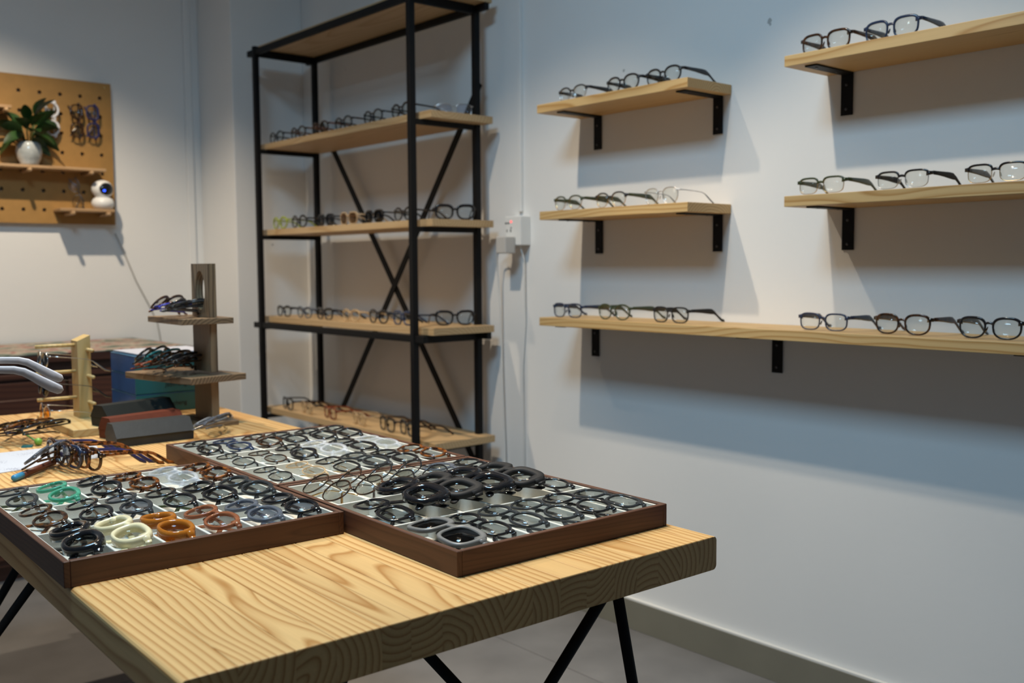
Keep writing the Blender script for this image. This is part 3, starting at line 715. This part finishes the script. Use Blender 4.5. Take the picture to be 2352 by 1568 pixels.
pile('black glasses lying beside the post on the upper stand shelf', -2.485, .955, ZU, (radians(-66), 0, radians(-66)), front=BLACKA, shape=R_, fold=True)
pile('dark grey glasses leaning on the black pair, upper stand shelf', -2.455, .945, ZU, (radians(-72), 0, radians(-60)), front=SMOKEC, shape=R_, fold=True)
lower = [('black glasses leaning at the left of the lower stand shelf', -2.60, .90, .012, -48, -50, dict(front=BLACKA, shape=R_)),
         ('teal glasses second in the heap on the lower stand shelf', -2.565, .915, .008, -54, -58, dict(front=TEALA, shape=P_)),
         ('dark tortoise glasses third in the heap on the lower stand shelf', -2.525, .925, .008, -58, -60, dict(front=TORTD, shape=P_)),
         ('smoky glasses in the middle of the lower stand shelf heap', -2.49, .935, .006, -62, -58, dict(front=SMOKEC, shape=SQ)),
         ('brown red glasses lying low on the lower stand shelf', -2.545, .89, 0, -78, -55, dict(front=REDA, shape=P_)),
         ('plum black glasses at the right end of the lower stand shelf', -2.455, .935, .004, -66, -55, dict(front=BLACKA, arms=TORTD, shape=P_))]
for w_, x, y, dz, rx, rz_, k_ in lower: pile(w_, x, y, ZL+dz, (radians(rx), 0, radians(rz_)), fold=True, **k_)
pile('clear glasses lying beside the dark stand base', -2.30, .935, .7503, (radians(-60), 0, radians(-60)), front=CLEARC, shape=R_, fold=True, metal=True, arms=SILVER, **TH_)
pile('grey clear glasses crossed over the clear pair by the stand', -2.265, .925, .7563, (radians(-70), 0, radians(-48)), front=GREYC, shape=P_, fold=True)
# heap with the green bead
heap = [('plum tortoise glasses at the left of the beaded heap', -2.52, .505, 0, -76, -62, dict(front=TORTD, shape=P_)), ('violet tinted glasses on the beaded heap', -2.50, .535, .006, -72, -60, dict(front=TORTD, arms=INDIGO, shape=P_)),
        ('brown glasses in the middle of the beaded heap', -2.475, .565, .008, -72, -60, dict(front=TORT, arms=TORTD, shape=SQ)), ('black glasses at the right end of the beaded heap', -2.465, .597, .004, -72, -60, dict(front=BLACKA, shape=P_))]
for w_, x, y, dz, rx, rz_, k_ in heap: pile(w_, x, y, .7503+dz, (radians(rx), 0, radians(rz_)), fold=True, **k_)
BEAD = plain('green_bead', (0.22, 0.46, 0.06), .4); CORD = plain('green_cord', (0.16, 0.42, 0.10), .6); TEALT = plain('teal_tag', (0.01, 0.12, 0.11), .4)
t = tlab('bead_charm', 'green cord charm with a round green bead and teal tag', 'charm', -2.405, .575)
obj('bead', lathe_mesh([(.0085*sin(pi*k/10), .0085-.0085*cos(pi*k/10)) for k in range(11)], 16), BEAD, t)
obj('cord', tube_mesh([(-.002, -.004, .010), (-.03, -.012, .018), (-.06, -.030, .030), (-.075, -.040, .028)], .0018, 6), CORD, t)
obj('tag', prism_mesh([(-.010, 0), (.010, 0), (.008, .004), (-.008, .004)], .022), TEALT, t, (.004, -.024, 0), (0, 0, 1.2))
# paper + pencil + heap on the paper
def quad_prism(name, pts, z0, z1, mat, label, cat):
    n = len(pts); c_ = [sum(p_[i] for p_ in pts)/n for i in (0, 1)]
    vs = [(p_[0]-c_[0], p_[1]-c_[1], z) for z in (0, z1-z0) for p_ in pts]
    o = obj(name, mesh_from(vs, [tuple(range(n)), tuple(range(n, 2*n))]+[(k, (k+1) % n, n+(k+1) % n, n+k) for k in range(n)]), mat, None, tw(c_[0], c_[1], z0), (0, 0, DE))
    return tag(o, label, cat)
def paper_mat():
    m, n, b = nt('written_paper'); L = n.links.new; b.inputs['Roughness'].default_value = .8
    tc = N(n, 'ShaderNodeTexCoord'); mp = N(n, 'ShaderNodeMapping'); mp.inputs['Scale'].default_value = (70, 240, 1); L(tc.outputs['Object'], mp.inputs['Vector'])
    no = N(n, 'ShaderNodeTexNoise', Scale=2.0, Detail=3.0); L(mp.outputs[0], no.inputs['Vector'])
    n2 = N(n, 'ShaderNodeTexNoise', Scale=14.0, Detail=1.0); L(tc.outputs['Object'], n2.inputs['Vector'])
    mu = N(n, 'ShaderNodeMath', operation='MULTIPLY'); L(no.outputs['Fac'], mu.inputs[0]); L(n2.outputs['Fac'], mu.inputs[1])
    r = N(n, 'ShaderNodeValToRGB'); r.color_ramp.elements[0].position = .36; r.color_ramp.elements[0].color = (.52, .55, .62, 1)
    r.color_ramp.elements[1].position = .42; r.color_ramp.elements[1].color = (.26, .28, .36, 1)
    L(mu.outputs[0], r.inputs['Fac']); L(r.outputs['Color'], b.inputs['Base Color']); return m
quad_prism('paper_sheet', [(-2.36, .30), (-2.352, .682), (-2.16, .640), (-2.105, .33)], .7502, .7515, paper_mat(), 'white written sheet of paper beside the pencil', 'paper')
PENB = plain('pencil_brown', (0.13, 0.035, 0.018), .45); PENE = plain('pencil_blue_end', (0.03, 0.22, 0.42), .45); PENW = plain('pencil_wood', (.45, .26, .12), .7)
p0 = Vector(tw(-2.018, .436, .7575)); p1 = Vector(tw(-2.132, .540, .7590)); d = p1-p0
t = thing('pencil', 'brown pencil with a bright blue end, partly on the paper', 'pencil', p0)
obj('blue_end', tube_mesh([(0, 0, 0), d*.02, d*.20], .006, 10, radii=[.004, .0062, .0062]), PENE, t)
obj('shaft', tube_mesh([d*.20, d*.96], .0062, 10), PENB, t); obj('tip', tube_mesh([d*.96, d*1.0], .004, 10, radii=[.0062, .004]), PENW, t)
hp = [('taupe glasses leaning at the left of the heap on the paper', -2.087, 0.508, 0, -52, -40, dict(front=GREYC, arms=TORTD, shape=P_, fold=True)),
      ('purple glasses with open arms in the heap on the paper', -2.087, 0.532, 0, -3, 3, dict(front=TORTD, arms=INDIGO, shape=P_)),
      ('blue and black glasses with open arms in the heap', -2.070, 0.544, .001, -2, 4, dict(front=NAVY, arms=INDIGO, shape=SQ, b=.018)),
      ('amber tortoise glasses with open arms in the heap', -2.054, 0.557, 0, -3, 2, dict(front=TORT, shape=SQ, b=.018)),
      ('dark tortoise glasses nearest the tray in the heap', -2.038, 0.570, 0, -1, 5, dict(front=TORTD, arms=TORT, shape=P_, b=.018))]
for w_, x, y, dz, rx, rz_, k_ in hp:
    pile(w_, x, y, .7518+dz, (radians(rx), 0, radians(rz_)), **k_)

# ------------------------------------------------------------------ foreground pair at the left edge, on its own pedestal
glasses('eyeglasses', 'frosted white glasses at the left picture edge, only arm tips showing', (-1.475, .268, 1.008), (radians(2), 0, radians(-16.4)), front=FROST, shape=SQ, rim=.005, th=.0105, rest=False, group=None)
pdl = thing('display_pedestal', 'slim white pedestal under the frosted white glasses', 'pedestal', (-1.535, .262, 0))
obj('foot', box_mesh(.12, .12, .012, .002, 'base', 1), WHITEP, pdl); obj('column', box_mesh(.03, .03, .985, .002, 'base', 1), WHITEP, pdl, (0, 0, .012)); obj('plate', box_mesh(.06, .15, .008, .002, 'base', 1), WHITEP, pdl, (.02, 0, .997))

# ------------------------------------------------------------------ sideboard and runner by the back wall
sb = thing('sideboard', 'dark mahogany sideboard standing against the back wall', 'sideboard', (-4.19, .70, 0)); b0 = sb.location
box('carcass', MAHOG, -4.48, -3.915, -.25, 1.61, .06, .80, sb, .003, b0)
box('plinth', MAHOG, -4.46, -3.95, -.22, 1.58, 0, .06, sb, .002, b0)
box('top', MAHOG, -4.485, -3.89, -.27, 1.635, .80, .832, sb, .004, b0)
box('moulding', MAHOG, -3.915, -3.897, -.26, 1.62, .745, .765, sb, .003, b0)
for k in range(4):
    y0 = -.23+.458*k; dr = box('door', MAHOG, -3.915, -3.900, y0+.006, y0+.452, .09, .735, sb, .002, b0)
    obj('door_panel', box_mesh(.006, .34, .52, .002, 'c', 1), MAHOG, dr, (.009, 0, 0)); obj('knob', lathe_mesh([(.004, 0), (.004, .012), (.011, .018), (.009, .026), (.002, .028)], 12), GOLD, dr, (.008, .19, .1), (0, pi/2, 0))
def runner_mat():
    m, n, b = nt('printed_runner'); L = n.links.new; b.inputs['Roughness'].default_value = .85
    tc = N(n, 'ShaderNodeTexCoord'); no = N(n, 'ShaderNodeTexNoise', Scale=9.0, Detail=3.0); L(tc.outputs['Object'], no.inputs['Vector'])
    r = N(n, 'ShaderNodeValToRGB'); cr = r.color_ramp; cr.elements[0].position = .3; cr.elements[0].color = (.06, .08, .07, 1); cr.elements[1].position = .75; cr.elements[1].color = (.10, .14, .11, 1)
    for p_, c_ in ((.42, (.14, .18, .14)), (.5, (.46, .40, .32)), (.58, (.32, .13, .11)), (.64, (.45, .40, .33))): e = cr.elements.new(p_); e.color = c4(c_)
    L(no.outputs['Fac'], r.inputs['Fac']); L(r.outputs['Color'], b.inputs['Base Color']); return m
t = box('table_runner', runner_mat(), -4.48, -3.888, -.26, 1.60, .8325, .8375, None, .001); tag(t, 'patterned cloth runner covering the dark sideboard top', 'runner')

# ------------------------------------------------------------------ pegboard wall
PY1, PZ0, PZ1, PYA = 1.54, 1.337, 1.944, .40
HY = [1.492-.0811*k for k in range(13)]; HZ = [1.879-.081*j for j in range(7)]
def peg_mesh(t_=.018, hr=.0085):
    vs = []; fs = []; idx = {}
    def v(p_):
        key = tuple(round(c_, 5) for c_ in p_)
        if key not in idx: idx[key] = len(vs); vs.append(p_)
        return idx[key]
    def q(*p_): fs.append(tuple(v(x) for x in p_))
    h = .0405; xf = t_
    ys = [PYA]+[HY[-1]-h]+[y_+h for y_ in reversed(HY)]+[PY1]; zs = [PZ0]+[HZ[-1]-h]+[z_+h for z_ in reversed(HZ)]+[PZ1]
    for i in range(len(ys)-1):
        for j in range(len(zs)-1):
            y0, y1, z0, z1 = ys[i], ys[i+1], zs[j], zs[j+1]
            if 0 < i < len(ys)-2 and 0 < j < len(zs)-2:
                cy_, cz_ = (y0+y1)/2, (z0+z1)/2
                sq = [(y1, cz_), (y1, z1), (cy_, z1), (y0, z1), (y0, cz_), (y0, z0), (cy_, z0), (y1, z0)]
                ci = [(cy_+hr*cos(pi/4*k), cz_+hr*sin(pi/4*k)) for k in range(8)]
                for k in range(8):
                    k2 = (k+1) % 8
                    for X in (0, xf): q((X,)+sq[k], (X,)+sq[k2], (X,)+ci[k2], (X,)+ci[k])
                    q((0,)+ci[k], (0,)+ci[k2], (xf,)+ci[k2], (xf,)+ci[k])
            else:
                for X in (0, xf): q((X, y0, z0), (X, y1, z0), (X, y1, z1), (X, y0, z1))
    for i in range(len(ys)-1):
        for z in (PZ0, PZ1): q((0, ys[i], z), (0, ys[i+1], z), (xf, ys[i+1], z), (xf, ys[i], z))
    for j in range(len(zs)-1):
        for y_ in (PYA, PY1): q((0, y_, zs[j]), (0, y_, zs[j+1]), (xf, y_, zs[j+1]), (xf, y_, zs[j]))
    cy_, cz_ = .97, 1.64
    return mesh_from([(a, b_-cy_, c_-cz_) for a, b_, c_ in vs], fs, 'pegboard'), cy_, cz_
pm, pcy, pcz = peg_mesh()
t = obj('pegboard', pm, PLY, None, (BX+.012, pcy, pcz)); tag(t, 'tan perforated pegboard hung on the back wall', 'pegboard')
for y_ in (.42, 1.515):
    for z_ in (1.365, 1.925): obj('spacer', lathe_mesh([(.008, 0), (.008, .0113)], 10), GUN, t, (-.0115, y_-pcy, z_-pcz), (0, pi/2, 0))
    obj('screw', lathe_mesh([(.006, 0), (.006, .001), (.003, .002)], 10), GOLD, t, (.018, y_-pcy, 1.925-pcz), (0, pi/2, 0))
PFX = BX+.030
PSH = wood('peg_shelf_wood', (0.48, 0.31, 0.165), (0.38, 0.22, 0.10), ring=.015, axis='Y', fibre=.05)
def pshelf(label, y0, y1, zt, pegs, dep=.105):
    t = thing('peg_shelf', label, 'shelf', (PFX, (y0+y1)/2, zt), (0, 0, 0), 'little shelves on the pegboard'); b0 = t.location
    box('board', PSH, PFX+.001, PFX+dep, y0, y1, zt-.012, zt, t, .002, b0)
    for y_ in pegs: obj('peg', tube_mesh([(-.018, y_-b0[1], -.0205), (dep+.015, y_-b0[1], -.0205), (dep+.019, y_-b0[1], -.0205)], .008, 12, radii=[.008, .008, .005]), PSH, t)
pshelf('middle pegboard shelf carrying the potted plant', .92, 1.474, 1.568, (1.168, 1.411, .97))
pshelf('lowest pegboard shelf carrying the white camera', 1.283, 1.503, 1.398, (1.33, 1.475))
pshelf('upper pegboard shelf cut off by the picture edge', .80, 1.113, 1.800, (1.09, .87))
for w_, y_, z_, k_ in (('white', 1.284, 1.77, dict(front=WHITEA, shape=R_, rim=.0062, dep=.006, b=.021)), ('dark tortoise', 1.382, 1.77, dict(front=TORTD, shape=CT, rim=.0062, dep=.005)), ('indigo blue', 1.448, 1.772, dict(front=INDIGO, shape=SQ, rim=.0062, dep=.005))):
    glasses('eyeglasses', '%s glasses hanging upright on the pegboard' % w_, (PFX+.034, y_, z_), (0, radians(90), radians(90)), fold=True, rest=False, group='glasses hung on the pegboard', scale=1.0, **k_)
    tg = bpy.data.objects[-1] if False else None
glasses('eyeglasses', 'thin dark glasses standing on end beside the white camera', (PFX+.07, 1.357, 1.462), (0, radians(78), radians(60)), front=GUN, shape=P_, metal=True, fold=True, rest=False, **TH_)
# plant
pt = thing('potted_plant', 'leafy green plant in a glossy white and glass pot on the pegboard shelf', 'plant', (PFX+.058, 1.182, 1.5682))
GLAZE = plain('glazed_pot', (0.40, 0.43, 0.43), .10, coat=.6, var=.45, vscale=14)
SOIL = plain('soil', (.03, .02, .012), .9)
obj('pot', lathe_mesh([(.030, 0), (.036, .004), (.036, .010), (.045, .026), (.051, .055), (.047, .082), (.041, .094), (.037, .094), (.038, .08), (.002, .078)], 24), GLAZE, pt)
LEAF = plain('leaf_green', (0.016, 0.050, 0.009), .42, var=.35, vscale=30)
STEM = plain('stem_green', (0.05, 0.10, 0.02), .5)
def leaf_mesh(L_, w_):
    vs = []; fs = []; n = 8
    for i in range(n+1):
        s = i/n; ww = w_*sin(pi*min(1, s*.94+.03))**.8*(1-.25*s); z = .25*L_*s-.55*L_*s*s; x = L_*s
        vs += [(x, -ww, z+.12*ww), (x, 0, z-.1*ww), (x, ww, z+.12*ww)]
    for i in range(n):
        for k in (0, 1): fs.append((3*i+k, 3*i+k+1, 3*i+k+4, 3*i+k+3))
    m_ = len(vs); vs += [(x, y, z-.0008) for x, y, z in vs]; fs += [tuple(m_+q for q in reversed(f)) for f in fs]
    return mesh_from(vs, fs, 'leaf', True)
LV = [leaf_mesh(.115, .030), leaf_mesh(.095, .027), leaf_mesh(.08, .025)]
LS = [(100, 62, 0, .10), (78, 46, 1, .08), (20, 40, 1, .075), (-30, 30, 0, .06), (60, 20, 1, .055), (95, 6, 0, .085), (110, -20, 0, .05), (-80, 10, 1, .06), (-95, 25, 0, .05),
      (-60, -15, 1, .04), (-105, -30, 0, .035), (85, 35, 2, .045), (-100, 55, 2, .07), (40, -10, 1, .04), (5, 10, 1, .05), (125, -35, 1, .03), (-20, 60, 2, .09), (75, 70, 2, .12)]
for az, el, k, hgt in LS:
    a = radians(az); st_ = Vector((.035*cos(a)*.6+.006, .035*sin(a)*.7, .086+hgt))
    obj('stem', tube_mesh([(.01*cos(a), .01*sin(a), .078), (.018*cos(a), .018*sin(a), .086+hgt*.6), st_], .0016, 6), STEM, pt)
    obj('leaf', LV[k], LEAF, pt, st_, (radians(random.choice((-55, -35, 35, 55)) if abs(az) > 45 else 0), -radians(el), a))
# camera robot
rb = thing('baby_camera', 'white round-headed robot camera with black face and blue light', 'camera', (PFX+.062, 1.468, 1.3983))
obj('body', lathe_mesh([(.022, 0), (.036, .004), (.045, .018), (.046, .030), (.040, .044), (.028, .052)], 28), WHITEP, rb)
hd = obj('head', lathe_mesh([(.044*sin(pi*k/14), .086-.040*cos(pi*k/14)) for k in range(15)], 28), WHITEP, rb)
def cap_mesh(rx, rz_, cz, ay, az):
    vs = []; fs = []; M_ = Matrix.Rotation(ay, 3, 'Z')
    n = 20
    for i in range(6):
        for k in range(n):
            a = 2*pi*k/n; rr = i/5; y_ = az*rr*cos(a); z = .9*az*rr*sin(a); x = sqrt(max(0, 1-y_*y_-z*z))
            p_ = M_ @ Vector((x*rx*1.015, y_*rx*1.015, 0)); vs.append((p_.x, p_.y, cz+z*rz_*1.015))
    for i in range(5):
        for k in range(n): fs.append((i*n+k, i*n+(k+1) % n, (i+1)*n+(k+1) % n, (i+1)*n+k))
    return mesh_from(vs, fs, 'cap', True)
obj('face', cap_mesh(.044, .040, .086, radians(12), .72), BLACKA, hd)
obj('light', cap_mesh(.0452, .0412, .078, radians(-8), .11), emit('blue_led', (.02, .08, 1.0), 4), hd)
CABLE = plain('grey_cable', (.42, .41, .38), .6)
t = obj('camera_cable', tube_mesh([(BX+.006, 1.545, 1.30), (BX+.006, 1.58, 1.22), (BX+.006, 1.63, 1.09), (BX+.006, 1.685, .98), (BX+.006, 1.72, .90), (BX+.006, 1.735, .80), (BX+.006, 1.75, .3), (BX+.006, 1.76, .01)], .003, 6), CABLE); tag(t, 'thin grey cable running down the back wall', 'cable')
# conduits
t = box('wall_conduit', WALL, BX, BX+.014, 1.880, 1.912, 0, CEIL, None, .003); tag(t, 'white cable trunking running up the back wall corner', 'conduit')
t = box('wall_conduit', WALL, -2.631, -2.613, WY-.012, WY, 1.335, CEIL, None, .002); tag(t, 'white cable trunking rising above the wall outlet', 'conduit')
# outlet
ot = thing('wall_outlet', 'white surface outlet block with red lamp beside the bookcase', 'outlet', (-2.60, WY, 1.265)); b0 = ot.location
box('back_box', WHITEP, -2.662, -2.578, WY-.045, WY-.0005, 1.218, 1.318, ot, .003, b0)
RED = emit('red_led', (1.0, .12, .12), 1.5); SLOT = plain('socket_slot', (.03, .03, .03), .6)
box('pilot_lamp', RED, -2.632, -2.624, WY-.0465, WY-.044, 1.296, 1.303, ot, .001, b0)
for dx, dz, sx, sz in ((-.055, .030, .008, .005), (-.042, .030, .008, .005), (-.050, .004, .003, .009), (-.030, .004, .004, .010), (-.028, .014, .006, .003)):
    box('socket_hole', SLOT, -2.60+dx-sx/2, -2.60+dx+sx/2, WY-.0462, WY-.0445, 1.265+dz-sz/2, 1.265+dz+sz/2, ot, 0, b0)
ad = thing('phone_charger', 'square white charger plugged into the wall outlet', 'charger', (-2.628, WY-.0455, 1.225)); b0 = ad.location
box('body', GREYP, -2.656, -2.604, WY-.092, WY-.046, 1.190, 1.248, ad, .004, b0)
def hang(label, pts, r_=.003, mat=WHITEP):
    o = obj('charging_cable', tube_mesh(pts, r_, 8), mat); tag(o, label, 'cable', 'white cables below the outlet')
hang('white cable looping left from the charger to the floor', [(-2.655, WY-.065, 1.222), (-2.675, WY-.06, 1.222), (-2.70, WY-.05, 1.20), (-2.715, WY-.035, 1.12), (-2.72, WY-.02, 1.02), (-2.72, WY-.014, .8), (-2.71, WY-.01, .5), (-2.70, WY-.018, .12), (-2.69, WY-.022, .004)])
hang('thin white cable dropping straight below the outlet', [(-2.60, WY-.03, 1.2175), (-2.598, WY-.012, 1.17), (-2.60, WY-.006, .95), (-2.615, WY-.005, .80), (-2.61, WY-.005, .55), (-2.605, WY-.018, .12), (-2.60, WY-.022, .004)], .0025)
